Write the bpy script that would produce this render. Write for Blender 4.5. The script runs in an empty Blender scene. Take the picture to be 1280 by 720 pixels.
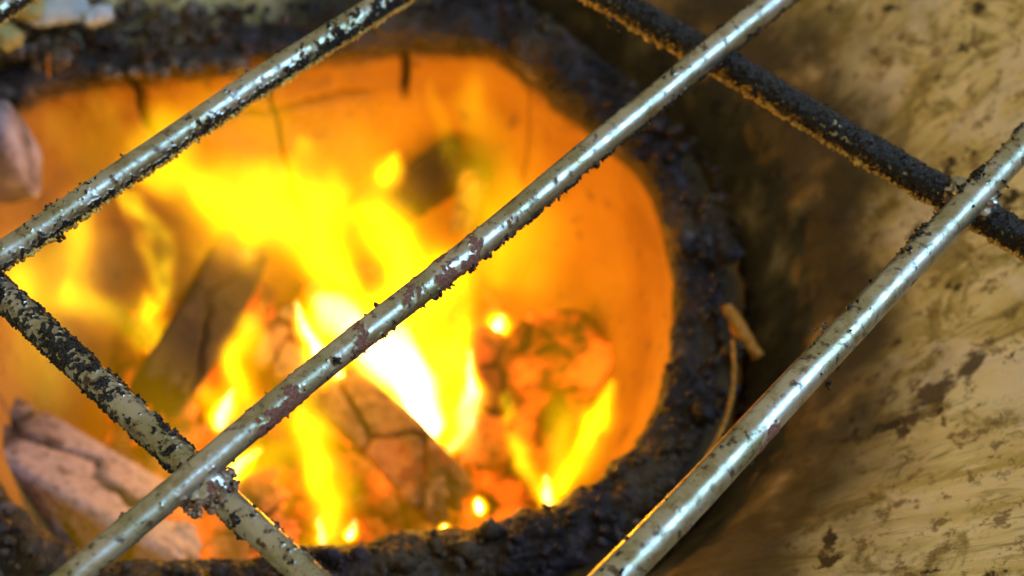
import bpy, bmesh, math, random
import numpy as np
from mathutils import Vector, Matrix
random.seed(7); RNG = np.random.RandomState(7)
S = bpy.context.scene
COL = S.collection

# ------------------------------------------------------------------ camera
F = 1663.17
ROT = np.array([[0.999312821389617, 0.03706595481467174, 0.0],
                [0.029145985358298356, -0.7857873082242234, 0.6178096938145462],
                [0.022899706194996147, -0.6173851482076694, -0.7863276557700211]])
CAM = np.array([0.0, 0.0, 0.19658])
cd = bpy.data.cameras.new('camera'); cam = bpy.data.objects.new('camera', cd); COL.objects.link(cam)
m = Matrix(((ROT[0][0], -ROT[0][1], -ROT[0][2], CAM[0]), (ROT[1][0], -ROT[1][1], -ROT[1][2], CAM[1]),
            (ROT[2][0], -ROT[2][1], -ROT[2][2], CAM[2]), (0, 0, 0, 1)))
cam.matrix_world = m
cd.sensor_width = 36; cd.lens = 36 * F / 1280
cd.clip_start = 0.005; cd.clip_end = 50
cd.dof.use_dof = True; cd.dof.focus_distance = 0.246
cd.dof.aperture_fstop = (cd.lens / 1000) / 0.0036
S.camera = cam
# ------------------------------------------------------------------ light
W = bpy.data.worlds.new('World'); S.world = W; W.use_nodes = True
bg = W.node_tree.nodes['Background']; bg.inputs[0].default_value = (1.0, 0.86, 0.50, 1); bg.inputs[1].default_value = 0.54

def area(name, loc, target, size, sy, power, color):
    l = bpy.data.lights.new(name, 'AREA'); l.shape = 'RECTANGLE'; l.size = size; l.size_y = sy
    l.energy = power; l.color = color
    o = bpy.data.objects.new(name, l); COL.objects.link(o); o.location = loc
    o.rotation_euler = (Vector(target) - Vector(loc)).to_track_quat('-Z', 'Y').to_euler()
    return o
area('window_light', (1.45, 0.30, 1.25), (0, 0.16, 0), 0.80, 0.95, 36, (0.30, 0.60, 1.0))
S.view_settings.view_transform = 'Standard'; S.view_settings.look = 'None'
S.view_settings.exposure = 0.0; S.view_settings.gamma = 1.0
S.render.engine = 'CYCLES'
S.cycles.use_denoising = True
S.cycles.max_bounces = 4; S.cycles.diffuse_bounces = 1; S.cycles.glossy_bounces = 2
S.cycles.transparent_max_bounces = 48; S.cycles.volume_bounces = 0; S.cycles.volume_max_steps = 24; S.cycles.volume_step_rate = 2.0
S.cycles.use_adaptive_sampling = True; S.cycles.adaptive_threshold = 0.04; S.cycles.adaptive_min_samples = 12
S.cycles.sample_clamp_indirect = 4.0
S.cycles.caustics_reflective = False; S.cycles.caustics_refractive = False

# ------------------------------------------------------------------ helpers
def at(px, py, z):
    d = ROT @ np.array([px - 640., py - 360., F]); t = (z - CAM[2]) / d[2]
    return CAM + t * d
def mpp(p):   # metres per photo pixel at a point
    return float((np.asarray(p) - CAM) @ ROT[:, 2]) / F

PERM = RNG.permutation(256); PERM = np.concatenate([PERM, PERM])
GR = RNG.normal(size=(256, 3)); GR /= np.linalg.norm(GR, axis=1)[:, None]
def pn(P):     # gradient noise, vectorised, about -1..1
    P = np.asarray(P, float); i = np.floor(P).astype(int); f = P - i; i &= 255
    u = f * f * f * (f * (f * 6 - 15) + 10); out = 0
    for dx in (0, 1):
        for dy in (0, 1):
            for dz in (0, 1):
                g = GR[PERM[PERM[PERM[(i[..., 0] + dx) & 255] + ((i[..., 1] + dy) & 255)] + ((i[..., 2] + dz) & 255)]]
                w = (u[..., 0] if dx else 1 - u[..., 0]) * (u[..., 1] if dy else 1 - u[..., 1]) * (u[..., 2] if dz else 1 - u[..., 2])
                out = out + w * (g[..., 0] * (f[..., 0] - dx) + g[..., 1] * (f[..., 1] - dy) + g[..., 2] * (f[..., 2] - dz))
    return out * 1.6
def fbm(P, oct=4):
    P = np.asarray(P, float); a = 1; s = 0
    for k in range(oct):
        s = s + a * pn(P + 17.3 * k); P = P * 2.03; a *= 0.5
    return s
def sm(a, b, x):
    t = np.clip((x - a) / (b - a), 0, 1); return t * t * (3 - 2 * t)

def mesh_obj(name, V, Fc, mat, parent=None, smooth=True, attrs=None):
    me = bpy.data.meshes.new(name)
    V = np.asarray(V, float).reshape(-1, 3); Fc = np.asarray(Fc)
    n = Fc.shape[1]
    me.vertices.add(len(V)); me.vertices.foreach_set('co', V.astype(np.float32).ravel())
    me.loops.add(Fc.size); me.loops.foreach_set('vertex_index', Fc.astype(np.int32).ravel())
    me.polygons.add(len(Fc)); me.polygons.foreach_set('loop_start', np.arange(0, Fc.size, n, dtype=np.int32))
    me.polygons.foreach_set('loop_total', np.full(len(Fc), n, dtype=np.int32))
    me.update(calc_edges=True); me.validate()
    if smooth: me.polygons.foreach_set('use_smooth', np.ones(len(me.polygons), bool))
    for k, v in (attrs or {}).items():
        a = me.attributes.new(k, 'FLOAT', 'POINT'); a.data.foreach_set('value', np.asarray(v, np.float32).ravel())
    if mat: me.materials.append(mat)
    o = bpy.data.objects.new(name, me); COL.objects.link(o)
    if parent: o.parent = parent
    return o
def grid_faces(nu, nv, wrap=True):
    i = np.arange(nu - 1)[:, None]; j = np.arange(nv if wrap else nv - 1)[None, :]
    a = i * nv + j; b = i * nv + (j + 1) % nv; c = (i + 1) * nv + (j + 1) % nv; d = (i + 1) * nv + j
    return np.stack([a, b, c, d], -1).reshape(-1, 4)
def tag(o, label, cat, group=None, kind=None):
    o['label'] = label
    if cat: o['category'] = cat
    if group: o['group'] = group
    if kind: o['kind'] = kind
    return o
def empty(name, loc=(0, 0, 0)):
    o = bpy.data.objects.new(name, None); o.empty_display_size = 0.02; COL.objects.link(o); o.location = loc; return o

# ------------------------------------------------------------------ node helpers
class NT:
    def __init__(s, name):
        s.m = bpy.data.materials.new(name); s.m.use_nodes = True; s.t = s.m.node_tree; s.t.nodes.clear()
        s.out = s.t.nodes.new('ShaderNodeOutputMaterial')
    def n(s, typ, **kw):
        o = s.t.nodes.new('ShaderNode' + typ)
        for k, v in kw.items():
            if k.startswith('i_'):
                key = k[2:]; key = int(key) if key.isdigit() else key.replace('_', ' ')
                s.set(o.inputs[key], v)
            else: setattr(o, k, v)
        return o
    def set(s, inp, v):
        if isinstance(v, bpy.types.NodeSocket): s.t.links.new(v, inp)
        elif isinstance(v, (tuple, list)) and len(v) == 3 and inp.type == 'RGBA': inp.default_value = (*v, 1)
        else: inp.default_value = v
    def coord(s): return s.n('TexCoord').outputs['Object']
    def noise(s, scale, vec=None, detail=5, rough=.55, dist=0):
        o = s.n('TexNoise', i_Scale=scale, i_Detail=detail, i_Roughness=rough, i_Distortion=dist)
        s.set(o.inputs['Vector'], vec or s.coord()); return o.outputs['Fac']
    def ramp(s, fac, stops, interp='LINEAR'):
        o = s.n('ValToRGB'); s.set(o.inputs[0], fac); e = o.color_ramp.elements; o.color_ramp.interpolation = interp
        while len(e) < len(stops): e.new(0.5)
        for el, (p, c) in zip(e, stops):
            el.position = p; el.color = (*c, 1) if isinstance(c, (tuple, list)) else (c, c, c, 1)
        return o.outputs[0]
    def mix(s, f, a, b, blend='MIX'):
        o = s.n('Mix', data_type='RGBA', blend_type=blend); s.set(o.inputs[0], f); s.set(o.inputs[6], a); s.set(o.inputs[7], b); return o.outputs[2]
    def math(s, op, a, b=0.5, clamp=False):
        o = s.n('Math', operation=op, use_clamp=clamp); s.set(o.inputs[0], a); s.set(o.inputs[1], b); return o.outputs[0]
    def mr(s, v, a, b, c=0, d=1):
        o = s.n('MapRange', interpolation_type='SMOOTHSTEP'); s.set(o.inputs[0], v)
        for k, x in enumerate((a, b, c, d)): o.inputs[1 + k].default_value = x
        return o.outputs[0]
    def attr(s, name): return s.n('Attribute', attribute_name=name).outputs['Fac']
    def bump(s, h, strength, dist, normal=None):
        o = s.n('Bump', i_Strength=strength, i_Distance=dist, i_Height=h)
        if normal: s.set(o.inputs['Normal'], normal)
        return o.outputs[0]
    def pbsdf(s, color, rough, metal=0, normal=None, spec=0.5, emis=None, es=0):
        o = s.n('BsdfPrincipled'); s.set(o.inputs['Base Color'], color); s.set(o.inputs['Roughness'], rough)
        s.set(o.inputs['Metallic'], metal); s.set(o.inputs['Specular IOR Level'], spec)
        if normal: s.set(o.inputs['Normal'], normal)
        if emis: s.set(o.inputs['Emission Color'], emis); s.set(o.inputs['Emission Strength'], es)
        return o.outputs[0]
    def done(s, sh):
        s.t.links.new(sh, s.out.inputs['Surface']); return s.m

# ------------------------------------------------------------------ materials
def mat_bar(name, tint=(0.43, 0.42, 0.38)):
    n = NT(name); c = n.attr('crust'); r = n.attr('rust_firelight')
    nz = n.noise(420, detail=6); big = n.noise(90, detail=3); fine = n.noise(2600, detail=4, rough=.7)
    base = n.mix(n.mr(big, .38, .66), tint, tuple(x * .68 for x in tint[:2]) + (tint[2] * .5,))
    base = n.mix(n.mr(n.noise(240, detail=6, rough=.7), .48, .64, 0, .8), base, (.24, .20, .10))
    base = n.mix(n.mr(nz, .55, .68), base, (.10, .065, .045))
    base = n.mix(n.math('MULTIPLY', n.mr(n.noise(1500, detail=3), .60, .68), n.mr(big, .45, .62)), base, (.05, .03, .03))
    nb = n.bump(n.noise(700, detail=5), .22, .00025)
    rough = n.mr(nz, .3, .75, .28, .48)
    metal = n.pbsdf(base, rough, .88, nb)
    cc = n.ramp(n.noise(1300, detail=4), [(.35, (.003, .002, .003)), (.6, (.008, .006, .007)), (.78, (.05, .035, .025))])
    crust = n.pbsdf(cc, n.mr(fine, .3, .7, .14, .36), 0, n.bump(fine, 1, .0006), .6)
    rc = n.ramp(fine, [(.35, (.07, .022, .018)), (.55, (.20, .075, .05)), (.75, (.32, .17, .10))])
    rust_firelight = n.pbsdf(rc, .6, 0, n.bump(fine, .8, .0003))  # real rust patches, plus firelight painted along some bar undersides
    cf = n.mr(n.math('ADD', c, n.math('MULTIPLY', n.math('SUBTRACT', fine, .5), .5)), .38, .56)
    rf = n.mr(n.math('ADD', r, n.math('MULTIPLY', n.math('SUBTRACT', fine, .5), .6)), .40, .56)
    m1 = n.n('MixShader'); n.set(m1.inputs[0], cf); n.set(m1.inputs[1], metal); n.set(m1.inputs[2], crust)
    m2 = n.n('MixShader'); n.set(m2.inputs[0], rf); n.set(m2.inputs[1], m1.outputs[0]); n.set(m2.inputs[2], rust_firelight)
    return n.done(m2.outputs[0])
M_BAR = mat_bar('grate_steel')
def mat_crumb(name, a, b, c, rough=.32, spec=.3):
    n = NT(name); f = n.noise(900, detail=4)
    return n.done(n.pbsdf(n.ramp(f, [(.35, a), (.55, b), (.72, c)]), rough, 0, n.bump(n.noise(3000), .6, .0002), spec))
M_CRUMB = mat_crumb('black_crust', (.004, .003, .004), (.012, .009, .008), (.10, .06, .03))
M_FIRELIT = mat_crumb('firelit_gold_crust', (.34, .20, .04), (.62, .42, .10), (.80, .60, .22))  # gold of the firelight put into the colour of underside crumbs
M_CRUMB_BR = mat_crumb('brown_crust', (.07, .04, .028), (.22, .14, .09), (.42, .31, .21))
POLE = (-0.0875, 0.1505); C = np.array([-0.052, 0.238])
def mat_clay():
    n = NT('scratched_clay'); co = n.coord()
    sep = n.n('SeparateXYZ', i_0=co)
    x = n.math('SUBTRACT', sep.outputs[0], POLE[0]); y = n.math('SUBTRACT', sep.outputs[1], POLE[1])
    ang = n.math('ARCTAN2', y, x); rr = n.math('SQRT', n.math('ADD', n.math('MULTIPLY', x, x), n.math('MULTIPLY', y, y)))
    def streak(ka, kr, detail, dist=0.6, sd=0):
        cb = n.n('CombineXYZ', i_0=n.math('MULTIPLY', ang, ka), i_1=n.math('MULTIPLY', rr, kr), i_2=float(sd))
        return n.noise(1.0, cb.outputs[0], detail, .6, dist)
    s1 = streak(14, 16, 5, 1.0); s2 = streak(46, 46, 6, .9, 3); s3 = streak(150, 95, 5, .6, 9)
    base = n.ramp(s1, [(.34, (.46, .36, .10)), (.46, (.68, .54, .24)), (.60, (.82, .68, .38))])
    base = n.mix(n.mr(s2, .54, .68, 0, .75), base, (.24, .17, .05))
    base = n.mix(n.mr(s2, .42, .32), base, (.86, .70, .46))
    base = n.mix(n.math('MULTIPLY', n.mr(s3, .60, .68), .5), base, (.12, .08, .02))
    pat = n.noise(48, detail=6, rough=.7, dist=.8)
    base = n.mix(n.mr(pat, .49, .60, 0, .8), base, (.24, .18, .035))
    pat3 = n.noise(58, detail=5, rough=.65)
    base = n.mix(n.mr(pat3, .50, .62, 0, .75), base, (.80, .68, .50))
    pat2 = n.noise(170, detail=6, rough=.75)
    base = n.mix(n.mr(pat2, .53, .62, 0, .8), base, (.17, .10, .03))
    pit = n.noise(75, detail=5, rough=.65)
    base = n.mix(n.mr(pit, .61, .66), base, (.045, .028, .008))
    # soot burnt on round the fire hole
    dx = n.math('SUBTRACT', sep.outputs[0], float(C[0])); dy = n.math('SUBTRACT', sep.outputs[1], float(C[1]))
    d = n.math('SQRT', n.math('ADD', n.math('MULTIPLY', dx, dx), n.math('MULTIPLY', dy, dy)))
    blot = n.noise(38, detail=5, rough=.6); blot2 = n.noise(13, detail=2)
    dd = n.math('ADD', d, n.math('ADD', n.math('MULTIPLY', n.math('SUBTRACT', blot, .5), .030), n.math('MULTIPLY', n.math('SUBTRACT', blot2, .5), .05)))
    # far left of the bowl stays cleaner
    left = n.mr(dx, -.045, .02, .055, 0)
    soot = n.mr(n.math('ADD', dd, left), .177, .148)
    sc = n.ramp(n.noise(60, detail=5), [(.40, (.010, .007, .003)), (.54, (.035, .022, .006)), (.64, (.15, .10, .035)), (.74, (.42, .32, .18))])
    base = n.mix(n.math('MULTIPLY', soot, .95), base, sc)
    # one long dark smear on the right-hand wall
    P = at(1195, 450, -0.045)
    ax = n.math('SUBTRACT', sep.outputs[0], float(P[0])); ay = n.math('SUBTRACT', sep.outputs[1], float(P[1]))
    u = n.math('ADD', n.math('MULTIPLY', ax, .72), n.math('MULTIPLY', ay, .69)); v = n.math('SUBTRACT', n.math('MULTIPLY', ay, .72), n.math('MULTIPLY', ax, .69))
    e = n.math('ADD', n.math('POWER', n.math('ABSOLUTE', n.math('DIVIDE', u, .0135)), 2.0), n.math('POWER', n.math('ABSOLUTE', n.math('DIVIDE', v, .0032)), 2.0))
    e = n.math('ADD', e, n.math('MULTIPLY', n.math('SUBTRACT', n.noise(160, detail=4), .5), 6.0))
    base = n.mix(n.mr(e, 1.2, .3, 0, .9), base, (.055, .030, .010))
    nb = n.bump(s2, .55, .0016); nb = n.bump(pit, .4, .001, nb); nb = n.bump(n.noise(520, detail=5), .35, .0004, nb)
    return n.done(n.pbsdf(base, n.mr(s1, .3, .7, .55, .8), 0, nb, .35))
M_CLAY = mat_clay()
def mat_liner():
    n = NT('fire_reddened_clay'); a = n.noise(24, detail=5); b = n.noise(130, detail=5)
    base = n.ramp(a, [(.3, (.20, .085, .012)), (.5, (.29, .135, .020)), (.7, (.36, .18, .035))])
    base = n.mix(n.mr(b, .58, .70), base, (.16, .08, .03))
    z = n.n('SeparateXYZ', i_0=n.coord()).outputs[2]
    zz = n.math('ADD', z, n.math('MULTIPLY', n.math('SUBTRACT', n.noise(60, detail=5), .5), .012))
    base = n.mix(n.mr(zz, -.1085, -.1025, 0, .93), base, (.030, .020, .008))
    st = n.noise(16, n.n('VectorMath', operation='MULTIPLY', i_0=n.coord(), i_1=(1, 1, .3)).outputs[0], 5, .6)
    base = n.mix(n.mr(st, .50, .66, 0, .6), base, (.17, .085, .02))
    base = n.mix(n.attr('crack'), base, (.015, .010, .008))
    return n.done(n.pbsdf(base, .85, 0, n.bump(b, .6, .0015), .3))
M_LINER = mat_liner()
def mat_soot():
    n = NT('charred_rim_crust'); a = n.noise(150, detail=6, rough=.65); b = n.noise(700, detail=4)
    base = n.ramp(a, [(.36, (.004, .003, .004)), (.52, (.013, .008, .012)), (.64, (.045, .028, .040)), (.76, (.12, .085, .10))])
    big = n.noise(32, detail=4, rough=.6); base = n.mix(n.mr(big, .44, .62, 0, .75), base, (.075, .045, .020)); base = n.mix(n.mr(n.noise(55, detail=5), .60, .72, 0, .7), base, (.15, .12, .12))
    return n.done(n.pbsdf(base, n.mr(b, .35, .65, .3, .75), 0, n.bump(b, .9, .0012), .35))
M_SOOT = mat_soot()
def mat_wood(name, char, ash, amt, glow=0.0, scale=60):
    n = NT(name); a = n.noise(scale, detail=6, rough=.6); b = n.noise(scale * 7, detail=5)
    base = n.mix(n.mr(a, .62 - amt * .3, .76 - amt * .3), char, ash)
    base = n.mix(n.mr(b, .50, .68, 0, .7), base, tuple(x * .22 for x in ash)); gr = n.noise(scale * .5, detail=4); base = n.mix(n.mr(gr, .52, .64, 0, .75), base, char)
    c = n.attr('crack'); base = n.mix(c, base, (.008, .006, .005))
    e = n.math('MULTIPLY', n.mr(n.noise(55, detail=3), .45, .70), glow)
    return n.done(n.pbsdf(base, .8, 0, n.bump(b, .7, .001), .3, (1, .11, .006), e))
def mat_flame(name, balls, rmax, strength, hot, seed=0.0, tear=1.0):
    """glowing gas: dense and hot along the flame's axis, thinning out to nothing, torn by rising turbulence"""
    n = NT(name); co = n.n('TexCoord').outputs['Object']
    geo = n.n('NewGeometry').outputs['Position']
    st = n.n('VectorMath', operation='MULTIPLY', i_0=geo, i_1=(1.0, 1.0, .45)).outputs[0]
    sh = n.n('VectorMath', operation='ADD', i_0=st, i_1=(seed, seed * .7, seed * 1.3)).outputs[0]
    wn = n.n('TexNoise', i_Scale=.62 / rmax, i_Detail=1.0, i_Roughness=.55); n.set(wn.inputs['Vector'], sh)
    off = n.n('VectorMath', operation='SUBTRACT', i_0=wn.outputs['Color'], i_1=(.5, .5, .5)).outputs[0]
    off = n.n('VectorMath', operation='SCALE', i_0=off); n.set(off.inputs['Scale'], 2.4 * rmax * tear); off = off.outputs[0]
    p = n.n('VectorMath', operation='ADD', i_0=geo, i_1=off).outputs[0]
    tot = None
    for a, b, ra, rb in balls:
        ab = b - a
        rel = n.n('VectorMath', operation='SUBTRACT', i_0=p, i_1=tuple(map(float, a))).outputs[0]
        dt = n.n('VectorMath', operation='DOT_PRODUCT', i_0=rel, i_1=tuple(map(float, ab / (ab @ ab)))).outputs['Value']
        t = n.math('ADD', dt, 0.0, clamp=True)
        sc = n.n('VectorMath', operation='SCALE', i_0=tuple(map(float, ab))); n.set(sc.inputs['Scale'], t)
        d = n.n('VectorMath', operation='DISTANCE', i_0=rel, i_1=sc.outputs[0]).outputs['Value']
        rr = n.n('Math', operation='MULTIPLY_ADD'); n.set(rr.inputs[0], t); rr.inputs[1].default_value = float(rb - ra); rr.inputs[2].default_value = float(ra)
        q = n.math('DIVIDE', d, rr.outputs[0])
        f = n.mr(q, 1.35, 0, 0, 1)
        tot = f if tot is None else n.math('MAXIMUM', tot, f)
    e = n.n('Emission')
    colr = n.ramp(tot, [(.05, (1, .24, .001)), (.45, (1, .42, .001)), (.72, (1, .68, .002)), (.92, hot)])
    n.set(e.inputs['Color'], colr)
    n.set(e.inputs['Strength'], n.math('MULTIPLY', n.math('MULTIPLY', n.math('POWER', tot, 1.35), n.mr(wn.outputs['Fac'], .38, .62, .25, 1.45)), strength))
    n.t.links.new(e.outputs[0], n.out.inputs['Volume']); return n.m

# ------------------------------------------------------------------ ground under the stove
def mat_ground():
    n = NT('packed_earth'); a = n.noise(9, detail=6); b = n.noise(160, detail=5)
    base = n.mix(b, n.ramp(a, [(.3, (.11, .085, .06)), (.7, (.22, .17, .12))]), (.12, .10, .08))
    return n.done(n.pbsdf(base, .9, 0, n.bump(b, .5, .002), .3))
gz = -0.262
gn = 90; gx = np.linspace(-1.6, 1.6, gn)
GX, GY = np.meshgrid(gx, gx, indexing='ij'); GZ = gz - 0.003 + 0.003 * fbm(np.stack([GX * 6, GY * 6, GX * 0], -1), 3) * sm(.28, .5, np.hypot(GX - C[0], GY))
g = mesh_obj('ground', np.stack([GX, GY + C[1], GZ], -1), grid_faces(gn, gn, False), mat_ground())
tag(g, 'bare packed earth under the clay stove', None, kind='structure')

# ------------------------------------------------------------------ fire hole outline, from its edge at its real depth
ZL = -0.100
outline = [(-62, 400), (-50, 300), (-25, 180), (36, 112), (130, 94), (250, 84), (400, 64), (520, 54), (615, 58), (662, 88), (705, 132), (768, 172),
           (815, 228), (839, 300), (845, 375), (835, 460), (800, 555), (740, 610), (640, 648), (520, 668), (400, 690), (250, 702), (95, 694), (0, 610), (-45, 520)]
opp = np.array([at(x, y, ZL)[:2] for x, y in outline]) - C
oa = np.arctan2(opp[:, 1], opp[:, 0]); orr = np.hypot(opp[:, 0], opp[:, 1]); k = np.argsort(oa); oa = oa[k]; orr = orr[k]
OA = np.concatenate([oa - 2 * math.pi, oa, oa + 2 * math.pi]); OR = np.tile(orr, 3)
tt = np.linspace(-math.pi, math.pi, 720, endpoint=False)
hr = np.interp(tt, OA, OR)
ker = np.hanning(25); ker /= ker.sum()
hr = np.convolve(np.concatenate([hr[-40:], hr, hr[:40]]), ker, 'same')[40:-40]
def hole_r(a):
    return np.interp((np.asarray(a) + math.pi) % (2 * math.pi) - math.pi, np.append(tt, math.pi), np.append(hr, hr[0]))

def lathe(name, prof, mat, parent, nseg=720, sub=3, noise_amp=.0008, noise_s=60, use_hole=True, crackfn=None):
    # prof: list of (blend, r, z); r = hole outline*blend + r
    P = np.array(prof, float); u = np.linspace(0, len(P) - 1, (len(P) - 1) * sub + 1)
    # catmull-ish smooth interpolation
    idx = np.clip(np.floor(u).astype(int), 0, len(P) - 2); f = (u - idx)[:, None]
    p0 = P[np.clip(idx - 1, 0, None)]; p1 = P[idx]; p2 = P[idx + 1]; p3 = P[np.clip(idx + 2, None, len(P) - 1)]
    Q = .5 * (2 * p1 + (p2 - p0) * f + (2 * p0 - 5 * p1 + 4 * p2 - p3) * f ** 2 + (3 * p1 - p0 - 3 * p2 + p3) * f ** 3)
    th = np.linspace(-math.pi, math.pi, nseg, endpoint=False)
    R = Q[:, 0:1] * hole_r(th)[None] + Q[:, 1:2]
    Z = np.repeat(Q[:, 2:3], nseg, 1)
    X = C[0] + R * np.cos(th); Y = C[1] + R * np.sin(th)
    V = np.stack([X, Y, Z], -1)
    nz = fbm(V * noise_s, 4)
    V[..., 2] += nz * noise_amp
    V[..., 0] += np.cos(th) * nz * noise_amp; V[..., 1] += np.sin(th) * nz * noise_amp
    cr = np.zeros(V.shape[:2])
    if crackfn is not None:
        cr = crackfn(th[None] + 0 * Z, Z)
        V[..., 0] += np.cos(th) * cr * .004; V[..., 1] += np.sin(th) * cr * .004
    return mesh_obj(name, V, grid_faces(len(u), nseg), mat, parent, attrs={'crack': cr})

stove = empty('clay_stove', (0, 0, 0))
tag(stove, 'round fired clay charcoal stove with soot-blackened fire hole and scratched sloping bowl', 'stove')
# outer bowl: inner slope, rim, outside, foot
bowl = lathe('outer_bowl', [(1, .0215, -.122), (1, .0225, -.112), (.75, .054, -.100), (.4, .098, -.082), (0, .166, -.055), (0, .192, -.032), (0, .212, -.014),
             (0, .224, -.0065), (0, .240, -.0075), (0, .248, -.018), (0, .246, -.05), (0, .225, -.14), (0, .190, -.22), (0, .186, -.255), (0, .17, -.262), (0, .02, -.262)],
             M_CLAY, stove, nseg=900, sub=14, noise_amp=.0011, noise_s=55)
def cracks(th, z):
    c = np.zeros(th.shape)
    for px, py, z0, z1, w in ((140, 95, -.128, -.101, .016), (508, 70, -.122, -.099, .022), (318, 90, -.165, -.118, .008), (690, 140, -.15, -.11, .006)):
        p = at(px, py, (z0 + z1) / 2)[:2] - C; a = math.atan2(p[1], p[0])
        wob = .005 * np.sin(z * 300) + .35 * (z - ZL)
        c = np.maximum(c, sm(w, w * .3, np.abs(th - a - wob)) * sm(z0 - .004, z0 + .004, z) * sm(z1 + .006, z1, z))
    zz = -.123 + .0025 * np.sin(th * 5)
    c = np.maximum(c, .7 * sm(.0016, .0004, np.abs(z - zz)) * sm(1.5, 1.62, th) * sm(2.35, 2.2, th))
    return c
liner = lathe('fire_pot', [(1, .0205, -.120), (1, .020, -.108), (1, .013, -.1005), (1, .004, -.0985), (1, -.0005, -.103), (.995, .0, -.118), (.97, 0, -.140), (.90, 0, -.165), (.80, 0, -.190),
              (.68, 0, -.208), (.4, 0, -.217), (.02, 0, -.218)], M_LINER, stove, nseg=1100, sub=10, noise_amp=.0012, noise_s=70, crackfn=cracks)

# charred crust swelling on the lip
def crust_ring():
    na, nb = 1500, 60
    th = np.linspace(-math.pi, math.pi, na, endpoint=False)[:, None]; ph = np.linspace(0, 2 * math.pi, nb, endpoint=False)[None]
    hr_ = hole_r(th)
    cx = np.cos(th); sy = np.sin(th)
    w = .0064 + .0022 * pn(np.concatenate([cx * 4, sy * 4, cx * 0], 1))[:, None]
    # wider towards the near side and the upper right
    w = w + .0035 * sm(.6, 1., np.cos(th + 1.45)) + .0045 * sm(.75, 1., np.cos(th - 1.05))
    rc = hr_ + w * .94
    R = rc + w * np.cos(ph) * 1.0; Z = -.1005 + w * .62 * np.sin(ph)
    P = np.stack([C[0] + R * cx, C[1] + R * sy, Z + 0 * R], -1)
    N = np.stack([np.cos(ph) * cx, np.cos(ph) * sy, np.sin(ph) + 0 * cx], -1)
    h = fbm(P * 90, 3) * .0019 + np.abs(pn(P * 420)) * .0005 + pn(P * 900) * .00025 + pn(P * 60) * .0012
    P = P + N * h[..., None]
    V = P.reshape(-1, 3); Fc = grid_faces(na, nb)
    # close the loop
    j = np.arange(nb); a = (na - 1) * nb + j; b = (na - 1) * nb + (j + 1) % nb
    Fc = np.concatenate([Fc, np.stack([a, b, (j + 1) % nb, j], -1)])[:, ::-1]
    return mesh_obj('charred_crust', V, Fc, M_SOOT, stove)
crust_ring()

# ico chunk library
def ico(sub=1):
    bm = bmesh.new(); bmesh.ops.create_icosphere(bm, subdivisions=sub, radius=1)
    V = np.array([v.co[:] for v in bm.verts]); Fc = np.array([[v.index for v in f.verts] for f in bm.faces]); bm.free(); return V, Fc
IV, IF = ico(1); IV2, IF2 = ico(2); IV4, IF4 = ico(4)
def lumps(name, pos, rad, mat, parent=None, squash=.6, hi=False, smooth=False):
    BV, BF = (IV2, IF2) if hi else (IV, IF)
    n = len(pos); pos = np.asarray(pos); rad = np.asarray(rad)
    q = RNG.normal(size=(n, 4)); q /= np.linalg.norm(q, axis=1)[:, None]
    w, x, y, z = q.T
    Rm = np.stack([1 - 2 * (y * y + z * z), 2 * (x * y - z * w), 2 * (x * z + y * w), 2 * (x * y + z * w), 1 - 2 * (x * x + z * z), 2 * (y * z - x * w),
                   2 * (x * z - y * w), 2 * (y * z + x * w), 1 - 2 * (x * x + y * y)], -1).reshape(n, 3, 3)
    sc = np.stack([np.ones(n), RNG.uniform(squash, 1, n), RNG.uniform(squash * .8, 1, n)], -1)
    L = BV[None] * sc[:, None] * (1 + .35 * RNG.uniform(-1, 1, (n, len(BV), 1)) * (0.6 if hi else 1))
    V = np.einsum('nij,nkj->nki', Rm, L) * rad[:, None, None] + pos[:, None]
    Fc = BF[None] + (np.arange(n) * len(BV))[:, None, None]
    return mesh_obj(name, V.reshape(-1, 3), Fc.reshape(-1, 3), mat, parent, smooth=smooth, attrs={'crack': np.zeros(n * len(BV))})

# loose burnt grit stuck on and around the crust
n = 1600; th = RNG.uniform(-math.pi, math.pi, n); rr = hole_r(th) + RNG.triangular(-.001, .012, .036, n)
X = C[0] + rr * np.cos(th); Y = C[1] + rr * np.sin(th); off = rr - hole_r(th)
Z = np.where(off < .019, -.1005 + .0075 * np.sqrt(np.clip(1 - ((off - .0105) / .0112) ** 2, 0, 1)), -.1135 + .36 * (off - .019))
o = lumps('burnt_grit', np.stack([X, Y, Z], -1), RNG.gamma(2.2, .00045, n) + .0003, M_SOOT, stove, hi=False); o['kind'] = 'stuff'

# pale worn support knob on the left edge of the pot
def rock(name, loc, size, mat, parent=None, rot=(0, 0, 0), amp=.18, fs=1.6, box=.55, seed=0, smooth=True, crack=True):
    V = IV4.copy(); V = np.sign(V) * np.abs(V) ** box
    s = np.array(size)
    nv = V / np.linalg.norm(V, axis=1)[:, None]
    V = V + nv * (fbm(V * fs + seed * 9.1, 4) * amp)[:, None]
    M = np.array(Matrix.Rotation(rot[2], 3, 'Z') @ Matrix.Rotation(rot[1], 3, 'Y') @ Matrix.Rotation(rot[0], 3, 'X'))
    V = (V * s) @ M.T + np.array(loc)
    return mesh_obj(name, V, IF4, mat, parent, smooth=smooth, attrs={'crack': np.zeros(len(V))})
def mat_ashy():
    n = NT('ash_dusted_clay'); a = n.noise(110, detail=6)
    return n.done(n.pbsdf(n.ramp(a, [(.35, (.10, .075, .085)), (.52, (.24, .19, .22)), (.7, (.38, .33, .38))]), .8, 0, n.bump(a, .6, .001)))
M_ASHY = mat_ashy()
kp = at(2, 190, -.094)
rock('support_knob', kp, (.0075, .010, .0145), M_ASHY, stove, rot=(.1, -.15, .15), amp=.07, seed=3, box=.3)

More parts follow.
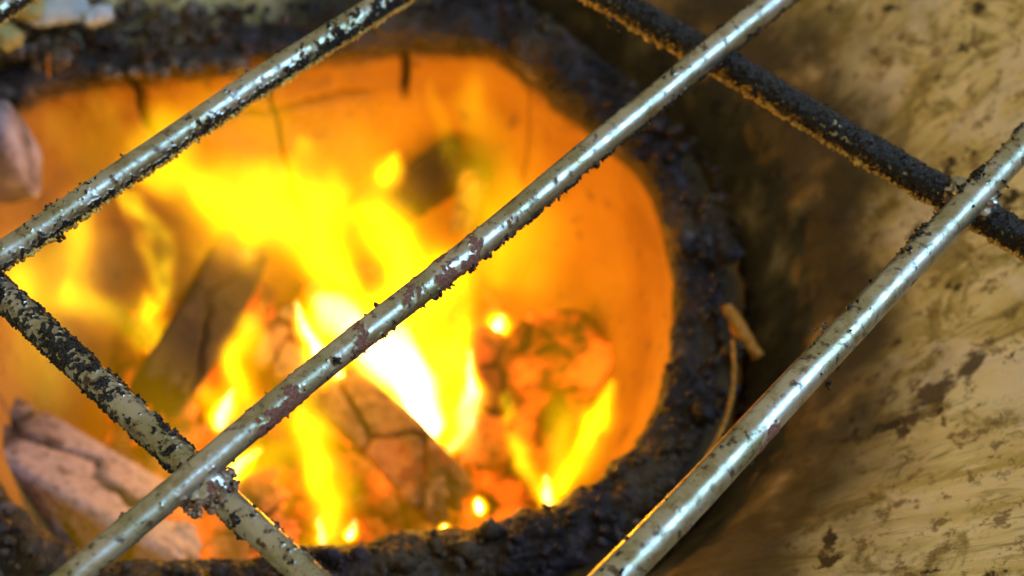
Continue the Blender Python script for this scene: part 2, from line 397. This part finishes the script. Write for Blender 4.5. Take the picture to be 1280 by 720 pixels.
# ash rubble at the far left
def mat_ash(name, a, b):
    n = NT(name); f = n.noise(200, detail=5); return n.done(n.pbsdf(n.mix(f, a, b), .6, 0, n.bump(n.noise(800), .5, .0005)))
M_AW = mat_ash('white_ash', (.22, .26, .32), (.55, .62, .70)); M_AG = mat_ash('green_grey_ash', (.16, .15, .05), (.42, .38, .16))
def ash_flake(px, py, z, size, mat, label, rot, seed):
    p = at(px, py, z); o = rock('ash_flake', p, size, mat, None, rot, .25, 1.9, .8, seed); tag(o, label, 'ash flake', 'ash flakes on the far left of the bowl'); return o
ash_flake(72, 14, -.084, (.0095, .0042, .0022), M_AW, 'pale blue-white flake of ash, largest, by the top left corner', (.5, 0, .3), 1)
ash_flake(122, 20, -.086, (.0050, .0030, .003), M_AW, 'small blue-white ash flake at the right end of the ash pile', (.6, 0, .7), 2)
ash_flake(38, 10, -.082, (.0050, .0045, .003), M_AG, 'olive green ash lump just left of the largest pale flake', (.2, .3, .1), 5)
ash_flake(8, 46, -.086, (.0045, .0045, .003), M_AG, 'yellowish grey ash lump at the left edge of the picture', (.2, .3, 1), 6)
pp = []; 
for i in range(260):
    p = at(RNG.uniform(-30, 300), RNG.uniform(-10, 72), -.092); r = math.hypot(*(p[:2] - C)); p[2] = -.0995 + max(0, r - .118) * .42; pp.append(p)
o = lumps('ash_rubble', pp, RNG.gamma(2.5, .0006, len(pp)) + .0005, mat_crumb('rubble', (.02, .012, .014), (.10, .07, .05), (.32, .28, .24)), None, hi=True, smooth=True)
tag(o, 'blackened and grey ash rubble scattered behind the upper left of the fire hole', 'ash rubble', kind='stuff')

# splinter and straw lying outside the hole on the right
def tube(name, pts, rads, mat, parent=None, nseg=16, sub=8, amp=0, ns=400, closed=False, flat=1.0):
    P = np.array(pts, float); r = np.array(rads, float)
    u = np.linspace(0, len(P) - 1, (len(P) - 1) * sub + 1); idx = np.clip(np.floor(u).astype(int), 0, len(P) - 2); f = (u - idx)[:, None]
    A = np.concatenate([P, r[:, None]], 1)
    p0 = A[np.clip(idx - 1, 0, None)]; p1 = A[idx]; p2 = A[idx + 1]; p3 = A[np.clip(idx + 2, None, len(A) - 1)]
    Q = .5 * (2 * p1 + (p2 - p0) * f + (2 * p0 - 5 * p1 + 4 * p2 - p3) * f ** 2 + (3 * p1 - p0 - 3 * p2 + p3) * f ** 3)
    T = np.gradient(Q[:, :3], axis=0); T /= np.linalg.norm(T, axis=1)[:, None]
    up = CAM - Q[:, :3]; Wd = np.cross(T, up); Wd /= np.linalg.norm(Wd, axis=1)[:, None]; U = np.cross(Wd, T)
    ph = np.linspace(0, 2 * math.pi, nseg, endpoint=False)
    rr = np.clip(Q[:, 3], 1e-5, None)[:, None, None]
    D = (np.cos(ph)[None, :, None] * Wd[:, None] + flat * np.sin(ph)[None, :, None] * U[:, None])
    V = Q[:, None, :3] + rr * D
    if amp: V = V + D * rr * (amp * fbm(V * ns, 3))[..., None]
    nV = len(u) * nseg; V = np.concatenate([V.reshape(-1, 3), Q[:1, :3], Q[-1:, :3]])
    Fq = grid_faces(len(u), nseg); j = np.arange(nseg); jn = (j + 1) % nseg
    c0 = np.stack([j * 0 + nV, jn, j], -1); b = (len(u) - 1) * nseg; c1 = np.stack([j * 0 + nV + 1, b + j, b + jn], -1)
    tri = np.concatenate([Fq[:, [0, 1, 2]], Fq[:, [0, 2, 3]], c0, c1])[:, ::-1]
    tri = tri if True else tri
    return mesh_obj(name, V, tri, mat, parent, attrs={'crack': np.zeros(len(V))})
M_STRAW = mat_crumb('firelit_dry_straw', (.30, .11, .012), (.50, .20, .02), (.62, .30, .04), .6)  # straw colour with the fire's orange light painted in
o = tube('wood_splinter', [at(908, 383, -.092), at(925, 412, -.094), at(948, 447, -.097)], [.0016, .0022, .0016], M_STRAW, amp=.25)
tag(o, 'short orange-brown wood splinter lying outside the right edge of the fire hole', 'splinter')
o = tube('straw', [at(916, 425, -.090), at(917, 480, -.092), at(903, 535, -.093), at(872, 590, -.091), at(835, 640, -.089)], [.0005, .0006, .0006, .0006, .0004], M_STRAW, amp=.1)
tag(o, 'thin bent straw running down beside the charred rim on the right', 'straw')
o = tube('twig', [at(61, 98, -.094), at(60, 82, -.088), at(61, 66, -.083)], [.0003, .0003, .0002], M_STRAW)
tag(o, 'tiny upright twig on the far left of the rim', 'twig')

# ------------------------------------------------------------------ burning wood
def log_piece(name, a, b, w, h, mat, label, up=(0, 0, 1), roll=0, cells=26, crackw=.10, seed=1, taper=0, depth=.0022, grain=2.2, amp=.06, rough_end=True):
    a = np.array(a); b = np.array(b); L = np.linalg.norm(b - a); ex = (b - a) / L
    ey = np.cross(np.array(up), ex); ey /= np.linalg.norm(ey); ez = np.cross(ex, ey)
    cr, sr = math.cos(roll), math.sin(roll); ey, ez = ey * cr + ez * sr, -ey * sr + ez * cr
    # cube surface grid
    bm = bmesh.new(); bmesh.ops.create_cube(bm, size=2); bmesh.ops.subdivide_edges(bm, edges=bm.edges[:], cuts=47, use_grid_fill=True)
    V = np.array([v.co[:] for v in bm.verts]); Fc = np.array([[v.index for v in f.verts] for f in bm.faces]); bm.free()
    # rounded edges
    k = .80; Vc = np.clip(V, -k, k); D = V - Vc; ln = np.linalg.norm(D, axis=1); Dn = np.where(ln[:, None] > 1e-6, D / np.maximum(ln, 1e-6)[:, None], 0)
    V = Vc + Dn * (1 - k)
    nrm = Dn
    Wp = V * np.array([L / 2, w / 2, h / 2])
    rs = np.random.RandomState(seed)
    nx = max(2, cells // 5); gx_ = (np.arange(nx) + .5) / nx * 2 - 1
    sd = np.array([(x + (y > 0) * .5 / nx, y, z) for x in gx_ for y in (-.55, .5) for z in (-.5, .55)]) + rs.uniform(-1, 1, (nx * 4, 3)) * np.array([.55 / nx, .28, .28])
    sd = sd * np.array([L / 2, w / 2, h / 2])
    g = np.array([1 / min(grain, 1.3), 1, 1])
    Pw = Wp + .0012 * np.stack([pn(Wp * 200 + 3 * i + seed) for i in range(3)], -1)
    d = np.linalg.norm((Pw[:, None] - sd[None]) * g, axis=2); d.sort(axis=1)
    e = (d[:, 1] - d[:, 0])
    cw = crackw * w
    cr_ = sm(cw, cw * .25, e) * sm(-.55, -.15, pn(Wp * 45 + seed * 5.3))
    hgt = fbm(Wp * 90 + seed, 4) * amp * w * .5 + fbm(Wp * np.array([60, 400, 400]) + seed, 2) * amp * w * .12 - cr_ * depth
    Wp = Wp + nrm * hgt[:, None]
    s = 1 - taper * (V[:, 0] * .5 + .5); Wp[:, 1] *= s; Wp[:, 2] *= s
    # bend + ragged end
    Wp[:, 1] += .06 * w * np.sin(V[:, 0] * 2 + seed)
    if rough_end: Wp[:, 0] += np.sign(V[:, 0]) * (np.abs(V[:, 0]) > .9) * fbm(np.stack([V[:, 0] * 0 + seed, V[:, 1] * 2, V[:, 2] * 2], -1), 3) * w * .22
    mid = (a + b) / 2
    O = mid + Wp[:, 0:1] * ex + Wp[:, 1:2] * ey + Wp[:, 2:3] * ez
    o = mesh_obj(name, O, Fc, mat, None, attrs={'crack': cr_})
    return tag(o, label, 'firewood', 'burning wood pieces in the fire hole')
M_W1 = mat_wood('pink_ash_wood', (.04, .022, .022), (.36, .26, .26), .85)
M_W2 = mat_wood('dark_char_wood', (.012, .008, .006), (.14, .08, .05), .2)
M_W3 = mat_wood('brown_char_wood', (.05, .03, .012), (.24, .15, .07), .7, glow=.25)
M_W4 = mat_wood('glowing_wood', (.12, .04, .010), (.32, .13, .035), .6, glow=1.2)
M_W5 = mat_wood('red_ember_wood', (.10, .025, .006), (.22, .06, .012), .6, glow=2.0)
log_piece('burning_log', at(-80, 543, -.154), at(238, 704, -.162), .029, .029, M_W1, 'thick square log with pink-white ash and black cracks, lowest at the left edge', roll=1.05, cells=20, seed=3, crackw=.075, grain=1.0, amp=.035, depth=.0022)
log_piece('burning_log', at(198, 492, -.156), at(300, 318, -.160), .019, .021, M_W2, 'dark brown charred log with a split pale front end, below the left grate bar', roll=.5, cells=14, seed=5, crackw=.08)
log_piece('burning_log', at(425, 492, -.167), at(562, 624, -.162), .019, .019, M_W3, 'brown log crossed by black cracks, slanting down right from under the middle grate bar', roll=.35, cells=12, seed=8, crackw=.07, grain=1.3)
log_piece('burning_log', at(618, 590, -.180), at(622, 425, -.168), .020, .020, M_W4, 'upright orange-hot cracked log just right of the white flame', roll=.3, cells=18, seed=12, crackw=.08)
log_piece('burning_log', at(640, 470, -.172), at(735, 440, -.176), .026, .024, M_W5, 'dull red glowing chunk near the right wall of the fire hole', roll=.2, cells=20, seed=14, crackw=.06)
log_piece('burning_log', at(452, 268, -.156), at(580, 203, -.146), .015, .013, M_W2, 'dark charred stick behind the flames in the far half of the hole', roll=.2, cells=10, seed=18, crackw=.06)
log_piece('burning_log', at(594, 215, -.145), at(582, 290, -.160), .009, .010, M_W3, 'thin brown stick end hanging beside the far charred stick', roll=.2, cells=10, seed=21, crackw=.06)
log_piece('burning_log', at(190, 690, -.163), at(345, 640, -.172), .026, .022, M_W4, 'broken pinkish log end with a red-hot hollow, under the lower left crossing of bars', roll=.6, cells=18, seed=24, crackw=.07)
log_piece('burning_log', at(345, 470, -.185), at(385, 400, -.178), .018, .018, M_W3, 'small brown chunk half hidden behind the middle bar, left of the white flame', roll=.2, cells=10, seed=27, crackw=.07)
# bed of embers
pe = []
for i in range(520):
    a = RNG.uniform(0, 2 * math.pi); r = math.sqrt(RNG.uniform(0, 1)) * .80
    R = r * hole_r(a); pe.append((C[0] + R * math.cos(a), C[1] + R * math.sin(a), -.207 + .022 * max(0, r - .45) + RNG.uniform(-.003, .009)))
o = lumps('glowing_embers', pe, RNG.gamma(4, .0011, len(pe)) + .002, M_W4, None, hi=True); tag(o, 'bed of glowing orange embers filling the bottom of the fire hole', 'embers', kind='stuff')

# ------------------------------------------------------------------ flames (each a solid body of glowing gas)
NF = [0]
def flame(pts, rad, label, hot=(1, .72, .01), tear=1.0):
    Q = [at(x, y, z) for x, y, w, z in pts]; R = [w * mpp(q) * 1.38 for (x, y, w, z), q in zip(pts, Q)]
    rmax = max(R); balls = [(Q[a], Q[a + 1], max(.15 * rmax, R[a]), max(.15 * rmax, R[a + 1])) for a in range(len(Q) - 1)]
    NF[0] += 1
    mt = mat_flame('flame_gas', balls, rmax, rad / (1.0 * rmax), hot, NF[0] * 3.7, tear)
    pad = rmax * (1.15 + .65 * tear)
    Qe = [Q[0] + (Q[0] - Q[1]) / np.linalg.norm(Q[0] - Q[1]) * pad * .7] + Q + [Q[-1] + (Q[-1] - Q[-2]) / np.linalg.norm(Q[-1] - Q[-2]) * pad * .7]
    Re = [pad * .45] + [max(q * 1.1 + pad * .3, pad * .8) for q in R] + [pad * .45]
    o = tube('flame', Qe, Re, mt, None, nseg=20, sub=4, amp=.05, ns=70)
    o.visible_shadow = False      # glowing gas absorbs nothing, so it has no shadow to trace
    return tag(o, label, 'flame', 'flames in the fire hole')
W_ = (1, .84, .42)
def lick(base, tip, w, zb, zt, rad, label, hot=(1, .72, .01), tear=1.0, bend=0):
    (x0, y0), (x1, y1) = base, tip; nx, ny = (y1 - y0), -(x1 - x0); L = math.hypot(nx, ny); nx /= L; ny /= L
    pts = [(x0 + (x1 - x0) * t + nx * bend * math.sin(PI * t), y0 + (y1 - y0) * t + ny * bend * math.sin(PI * t), w * ww, zb + (zt - zb) * t) for t, ww in ((0, .55), (.3, 1), (.62, .8), (1, .25))]
    return flame(pts, rad, label, hot, tear)
PI = math.pi
# heart of the fire: three curling white-hot licks inside a yellow body
flame([(568, 570, 14, -.182), (548, 520, 40, -.175), (510, 470, 56, -.165), (460, 420, 52, -.152), (412, 370, 34, -.138), (385, 348, 16, -.130)], 9.5, 'large white-hot flame at the centre, crossing under the middle grate bar', W_, .95)
lick((560, 560), (590, 440), 20, -.175, -.150, 4.5, 'slim white flame curling up at the right of the white-hot centre', W_, .6, -14)
lick((430, 470), (372, 375), 17, -.165, -.135, 4.0, 'white flame tip curling left above the middle grate bar', W_, .7, 10)
flame([(585, 500, 14, -.17), (575, 430, 34, -.16), (550, 370, 46, -.15), (510, 320, 44, -.140), (470, 290, 34, -.130), (420, 290, 12, -.125)], 2.3, 'bright yellow flame bulging up right of the white-hot flame')
flame([(470, 420, 20, -.170), (400, 340, 50, -.150), (360, 290, 50, -.138), (310, 245, 44, -.128), (240, 225, 36, -.118), (185, 235, 14, -.112)], 1.5, 'broad yellow flame sweeping up to the left below the left grate bar')
lick((420, 300), (385, 160), 36, -.145, -.112, 1.3, 'yellow flame tip rising beside the left grate bar')
lick((285, 540), (318, 370), 34, -.172, -.140, 2.0, 'upright yellow flame in front of the dark charred log')
lick((278, 530), (290, 490), 16, -.165, -.155, 3.6, 'white-yellow hot spot at the foot of the upright yellow flame', W_, .4)
lick((270, 612), (326, 560), 17, -.162, -.153, 3.2, 'small bright flame just above the lower left crossing of bars', (1, .8, .2), .4)
flame([(415, 690, 18, -.172), (402, 640, 34, -.162), (390, 580, 36, -.150), (378, 530, 28, -.140), (385, 480, 10, -.132)], 1.9, 'tall yellow flame at the bottom between middle bar and near rim')
lick((404, 684), (398, 645), 9, -.160, -.152, 3.0, 'small white flame tip at the near rim beside the tall yellow flame', W_, .4)
lick((437, 672), (443, 650), 9, -.150, -.142, 4, 'tiny white spark of flame right of the small white flame tip', W_, .2)
flame([(686, 632, 12, -.170), (706, 598, 18, -.162), (736, 560, 19, -.152), (754, 520, 17, -.144), (764, 480, 8, -.136)], 2.0, 'curved yellow flame leaning right by the near right wall', tear=.6)
lick((684, 630), (634, 485), 17, -.172, -.146, 1.0, 'thin orange flame leaning left out of the curved yellow one', tear=.7, bend=10)
flame([(700, 625, 16, -.176), (705, 570, 44, -.168), (712, 520, 42, -.160), (720, 480, 14, -.152)], .75, 'soft orange flame filling the fork at the near right wall', (1, .55, .004))
lick((686, 640), (682, 596), 12, -.168, -.160, 3.6, 'white-hot base of the forked flames at the near right', W_, .3)
lick((620, 420), (629, 392), 17, -.165, -.155, 3.6, 'small round yellow-white flame right of the middle grate bar', W_, .3)
lick((480, 238), (497, 192), 19, -.150, -.135, 2.2, 'small yellow flame in the far half of the hole beside the charred stick', tear=.4)
flame([(640, 400, 20, -.165), (660, 340, 50, -.155), (655, 280, 54, -.145), (620, 200, 44, -.130), (595, 120, 32, -.118), (590, 85, 12, -.112)], .42, 'faint tall orange flame against the far right wall', (1, .5, .004))
flame([(210, 440, 16, -.165), (175, 400, 36, -.155), (140, 400, 34, -.150), (105, 380, 24, -.145), (85, 350, 10, -.14)], .9, 'soft yellow flame to the left of the dark charred log')
flame([(185, 410, 10, -.146), (205, 355, 15, -.140), (200, 300, 17, -.130), (172, 255, 13, -.122), (150, 235, 6, -.118)], .8, 'thin curved flame edge under the left grate bar', tear=.7)
flame([(60, 470, 20, -.150), (45, 420, 50, -.140), (60, 350, 62, -.130), (110, 310, 48, -.120), (150, 280, 18, -.115)], 1.0, 'dim orange flame at the left edge beyond the lower bar', (1, .5, .004))
flame([(120, 260, 20, -.130), (110, 200, 50, -.118), (105, 150, 52, -.110), (115, 105, 18, -.104)], .55, 'dim round orange flame at the far left wall', (1, .5, .004))
lick((600, 640), (597, 624), 9, -.155, -.149, 5, 'round white spark between the brown log and the near right rim', W_, .1)
lick((556, 667), (556, 657), 7, -.135, -.130, 5, 'tiny white spark low against the near rim', W_, .1)
flame([(330, 660, 18, -.170), (350, 610, 44, -.162), (335, 560, 36, -.155), (350, 500, 14, -.148)], .7, 'dull orange flame behind the lower left crossing of bars', (1, .5, .004))
flame([(540, 330, 30, -.150), (470, 270, 60, -.138), (400, 220, 62, -.124), (300, 190, 56, -.116), (215, 170, 40, -.110), (170, 165, 16, -.107)], .75, 'translucent amber veil of flame across the far half of the hole', (1, .56, .003))
lick((620, 330), (560, 130), 56, -.150, -.116, .6, 'faint orange veil of flame rising past the charred stick', (1, .52, .003))
lick((300, 330), (290, 240), 40, -.15, -.125, .8, 'dim amber flame between the left grate bar and the dark charred log', (1, .55, .004))
# thin burning gas that fills the whole pot
def mat_gas():
    n = NT('thin_burning_gas'); co = n.n('VectorMath', operation='MULTIPLY', i_0=n.coord(), i_1=(1, 1, .5)).outputs[0]
    a = n.noise(26, co, 1, .5, 0); e = n.n('Emission'); n.set(e.inputs['Color'], n.ramp(a, [(.35, (1, .28, .001)), (.65, (1, .52, .002))]))
    n.set(e.inputs['Strength'], n.mr(a, .36, .68, .1, 3.6)); n.t.links.new(e.outputs[0], n.out.inputs['Volume']); return n.m
M_GAS = mat_gas()
def gas():
    prof = [(.02, .0, -.215), (.55, .0, -.206), (.78, 0, -.185), (.90, 0, -.150), (.93, 0, -.122), (.86, 0, -.108), (.6, 0, -.099), (.3, 0, -.095), (.01, 0, -.094)]
    u = np.array(prof); th = np.linspace(-math.pi, math.pi, 96, endpoint=False)
    R = u[:, 0:1] * hole_r(th)[None]; V = np.stack([C[0] + R * np.cos(th), C[1] + R * np.sin(th), u[:, 2:3] + 0 * R], -1)
    V[..., 2] += .003 * pn(V * 40)
    return mesh_obj('burning_gas', V, grid_faces(len(u), 96), M_GAS)
o = gas(); o.visible_shadow = False; tag(o, 'thin orange burning gas filling the fire hole', 'fire', kind='stuff')
# the light the flames give
for (px, py, z, e, r) in ((490, 455, -.158, .42, .011), (375, 385, -.134, .16, .0018), (285, 508, -.160, .10, .003), (405, 662, -.156, .07, .0018), (688, 618, -.162, .10, .003), (626, 406, -.158, .10, .003), (488, 212, -.140, .06, .003), (545, 352, -.108, 1.15, .003)):
    l = bpy.data.lights.new('flame_light', 'POINT'); l.energy = e * .165; l.color = (1, .36, .004); l.shadow_soft_size = r
    lo = bpy.data.objects.new('flame_light', l); COL.objects.link(lo); lo.location = at(px, py, z)

# ------------------------------------------------------------------ the wire grate
grate = empty('wire_grate', (0, 0, 0))
tag(grate, 'welded steel wire grate with sooty crusted bars lying over the clay stove', 'grate')
GR_R = .226
def line_circle(p, q):
    d = (q - p)[:2]; d = d / np.linalg.norm(d); f = p[:2] - C
    b = f @ d; disc = math.sqrt(max(b * b - (f @ f - GR_R ** 2), 1e-9)); return p[:2] + d * (-b - disc), p[:2] + d * (-b + disc), d
def bar(p1, p2, z, r1, r2, crustf, seed, name='bar', inview=True, crumbs=900, crumb_mat=None, brown=False, hk=1.0):
    """p1,p2: photo points; z: height; r1,r2: radii (m) at those points; crustf(s,a) -> (crust bias, rust bias); s=0..1 between p1 and p2"""
    A = at(*p1, z); B = at(*p2, z); c0, c1, d = line_circle(A, B)
    L = np.linalg.norm(c1 - c0); s0 = (A[:2] - c0) @ d; s1 = (B[:2] - c0) @ d
    step = .00025 if inview else .002
    # dense only inside the picture
    lo, hi = min(s0, s1) - .012, max(s0, s1) + .012
    ss = np.concatenate([np.arange(0, lo, .002), np.arange(lo, hi, step), np.arange(hi, L, .002), [L]]) if inview else np.arange(0, L + .001, .002)
    na = 72 if inview else 20
    ph = np.linspace(0, 2 * math.pi, na, endpoint=False)
    t = (ss - s0) / (s1 - s0); r = r1 + (r2 - r1) * np.clip(t, -.1, 1.1)
    side = np.array([d[1], -d[0], 0]); up = np.array([0, 0, 1.])
    ctr = np.stack([c0[0] + ss * d[0], c0[1] + ss * d[1], z + 0 * ss], -1)
    wob = .0006 * pn(np.stack([ss * 18 + seed, ss * 0, ss * 0], -1)); wob2 = .0005 * pn(np.stack([ss * 18 - seed, ss * 0 + 5, ss * 0], -1))
    ctr = ctr + side * wob[:, None] + up * wob2[:, None]
    N = np.cos(ph)[None, :, None] * side + np.sin(ph)[None, :, None] * up
    P = ctr[:, None] + N * r[:, None, None]
    Ps = P + seed * .37
    cb, rb = crustf(np.repeat(t[:, None], na, 1), np.repeat(ph[None], len(ss), 0))
    n1 = fbm(Ps * 420, 5); n2 = fbm(Ps * 1200 + 9, 3); n3 = pn(Ps * 130 + 31)
    c = sm(.0, .32, cb + .12 + .42 * n1 + .28 * n3 + .42 * n2)
    rs = sm(.05, .25, rb + .5 * fbm(Ps * 260 + 50, 3) + .2 * n2)
    h = hk * c * (.00010 + .00030 * np.clip(n2 + .35, 0, None) + .00030 * np.abs(pn(Ps * 900)) + .00012 * np.abs(pn(Ps * 1900))) + rs * (.00008 + .00020 * np.clip(n2 + .2, 0, None)) + .00003 * pn(Ps * 350) + .000008 * n2
    P = P + N * h[..., None]
    o = mesh_obj(name, P, grid_faces(len(ss), na)[:, ::-1] if False else grid_faces(len(ss), na), M_BAR, grate, attrs={'crust': c, 'rust_firelight': rs})
    if inview and crumbs:
        w = (c * (.25 + sm(.5, 1.1, cb))).ravel() ; dens = w * np.repeat(((ss > lo) & (ss < hi))[:, None], na, 1).ravel(); 
        if dens.sum() > 0:
            k = RNG.choice(len(w), crumbs, p=dens / dens.sum())
            pos = (P + N * .00005).reshape(-1, 3)[k]
            kb = pos[:, 2] < z - r1 * .30
            if brown and kb.sum() > 5:  # underside crumbs get the painted firelight gold
                q = lumps('firelit_crumbs', pos[kb] - np.array([0, 0, .0001]), RNG.gamma(2.6, .00010, kb.sum()) + .0001, M_FIRELIT, grate, squash=.6); q['kind'] = 'stuff'
                pos = pos[~kb]; crumbs = len(pos)
            q = lumps('crust_crumbs', pos, RNG.gamma(2.2, .00007, crumbs) + .00007, crumb_mat or M_CRUMB, grate, squash=.5); q['kind'] = 'stuff'
    return o
def R_(px, py, wpx, z=0): return wpx / 2 * mpp(at(px, py, z))
# angle: 0 = side facing lower right in the picture, pi/2 = top, pi = upper-left side, 3pi/2 = underside
def low(a, c=-.6, w=1.2): return sm(w, 0, np.abs((a - c + PI) % (2 * PI) - PI))
ZC = -.0046
def cL(s, a): return (-.42 + .62 * low(a, -.25, 1.0) + .50 * low(a, -1.5, 1.6) + .42 * sm(.62, .95, s) * low(a, .5, 1.8) + .25 * sm(.62, .5, np.abs(s - .70) * 0 + .55) * 0, -.55 + .35 * low(a, .5, 1.5) * sm(.3, .0, s) + .9 * low(a, -1.0, .6))  # last term paints the fire's gold along the underside
def cM(s, a): return (-.60 + .62 * low(a, -.9, 1.3) * sm(.35, .6, s) + .30 * low(a, 2.3, 1.2) * sm(.55, .9, s) + .15 * low(a, -.2, .9), -.52 + .30 * sm(.10, .25, s) * sm(.75, .45, s) + .10 + .65 * np.exp(-((s - .22) / .03) ** 2) * low(a, 0, 1.5) + .25 * np.exp(-((s - .44) / .05) ** 2))
def cR(s, a): return (-.66 + .35 * low(a, 2.5, 1.2) * sm(.3, .7, s) + .25 * np.exp(-((s - .875) / .022) ** 2) * sm(0, .5, np.sin(a) + .6), -.60 + .95 * np.exp(-((s - .285) / .035) ** 2) * low(a, .4, 2.2) + .35 * np.exp(-((s - .9) / .04) ** 2) + .25 * np.exp(-((s - .11) / .012) ** 2))
def cA(s, a): return (-.34 + .35 * sm(.62, .3, s) + .40 * low(a, -.8, 1.2) + .35 * low(a, PI + .4, 1.1) + .35 * np.exp(-((s - .61) / .05) ** 2), -.50 + .55 * np.exp(-((s - .70) / .07) ** 2))
def cB(s, a): return (.62 + .5 * low(a, -1.1, 1.5) - .35 * low(a, .55, .35) + .08 * np.sin(s * 9), -.55 + .2 * low(a, 1.7, 1.0) + 1.1 * low(a, -.95, .75))  # last term is firelight painted on the lower edge, not corrosion
bar((0, 316), (481, 0), 0, R_(0, 316, 33), R_(481, 0, 30), cL, 1, crumbs=2600, brown=True)
bar((88, 720), (969, 0), 0, R_(88, 720, 38), R_(969, 0, 32), cM, 2, crumbs=2200)
bar((770, 720), (1280, 180), 0, R_(770, 720, 50), R_(1280, 180, 36), cR, 3, crumbs=900)
bar((-150, 112), (22, -4), 0, R_(0, 10, 28), R_(22, 0, 28), cL, 4, crumbs=900, brown=True)
bar((1430, 720), (1760, 330), 0, .0030, .0030, cR, 5, inview=False)
bar((0, 365), (385, 720), ZC, R_(0, 365, 34, ZC), R_(385, 720, 39, ZC), cA, 6, name='cross_bar', crumbs=2400)
bar((768, 0), (1280, 300), ZC, R_(768, 0, 30, ZC), R_(1280, 300, 34, ZC), cB, 7, name='cross_bar', crumbs=4200, brown=True, hk=1.35)
# outer hoop
def hoop():
    na, nb = 240, 20; th = np.linspace(-PI, PI, na, endpoint=False)[:, None]; ph = np.linspace(0, 2 * PI, nb, endpoint=False)[None]
    R = GR_R + .0032 * np.cos(ph) + 0 * th; V = np.stack([C[0] + R * np.cos(th), C[1] + R * np.sin(th), -.0015 + .0032 * np.sin(ph) + 0 * R], -1)
    Fc = grid_faces(na, nb); j = np.arange(nb); a = (na - 1) * nb + j; b = (na - 1) * nb + (j + 1) % nb
    Fc = np.concatenate([Fc, np.stack([a, b, (j + 1) % nb, j], -1)])[:, ::-1]
    mesh_obj('hoop', V, Fc, M_BAR, grate, attrs={'crust': .3 + 0 * V[..., 0], 'rust_firelight': 0 * V[..., 0]})
hoop()
# welds where the bars cross
def weld(px, py, size, seed, rot, mat=None, n=260, brown=.5, spread=1.0, dx=0, dy=0):
    V = IV4.copy(); p = at(px, py, -.0022)
    nv = V / np.linalg.norm(V, axis=1)[:, None]
    V = nv * (1 + .30 * fbm(nv * 2.2 + seed, 4))[:, None] + nv * (.08 * fbm(nv * 9 + seed, 3))[:, None]
    M = np.array(Matrix.Rotation(rot, 3, 'Z')); V = (V * np.array(size)) @ M.T + p
    rs = sm(-.1, .3, fbm(V * 350 + seed, 3)); cr = sm(0, .3, fbm(V * 300 + 40 + seed, 3))
    mesh_obj('weld', V, IF4, M_BAR, grate, attrs={'crust': cr * .35, 'rust_firelight': rs * brown * 1.4})
    a = RNG.uniform(0, 2 * PI, n); s = np.sqrt(RNG.uniform(.2, 1, n))
    d3 = RNG.normal(size=(n, 3)); d3 /= np.linalg.norm(d3, axis=1)[:, None]; d3[:, 2] = np.abs(d3[:, 2]) * .7 - .25
    pos = (d3 * np.array(size) * spread * RNG.uniform(.75, 1.15, (n, 1))) @ M.T + p + np.array([dx, dy, 0])
    q = lumps('weld_crumbs', pos, RNG.gamma(2.4, .00014, n) + .00012, mat or M_CRUMB_BR, grate, squash=.6, hi=True); q['kind'] = 'stuff'
ang = math.atan2(.76, .65)
weld(256, 606, (.0044, .0038, .0025), 1, ang, n=420, spread=1.08, dx=.0006, dy=-.0006)
weld(888, 74, (.0030, .0026, .0022), 2, ang, M_CRUMB, n=120)
weld(1214, 250, (.0038, .0052, .0036), 3, ang, n=220, brown=.45)
weld(-20, 338, (.0034, .0030, .0024), 4, ang, M_CRUMB, n=200)
# a few hanging crumbs seen below the bars
for (px, py, z, r, sp, k, mt, lab) in ((766, 30, -.0055, .0006, .0010, 14, M_CRUMB, 0), (878, 98, -.003, .0005, .0006, 6, M_CRUMB_BR, 0), (1037, 478, -.002, .0004, .0006, 8, M_CRUMB, 0), (942, 557, -.001, .0007, .0010, 16, M_CRUMB_BR, 0), (908, 572, .0014, .0005, .0014, 22, M_CRUMB_BR, 0), (1030, 410, .001, .0004, .0010, 10, M_CRUMB_BR, 0), (75, 296, -.002, .0005, .0009, 16, M_CRUMB, 0)):
    p = at(px, py, z); q = lumps('clinging_crumbs', p + RNG.normal(size=(k, 3)) * sp * .6, RNG.uniform(.5, 1.1, k) * r, mt, grate, hi=True); q['kind'] = 'stuff'
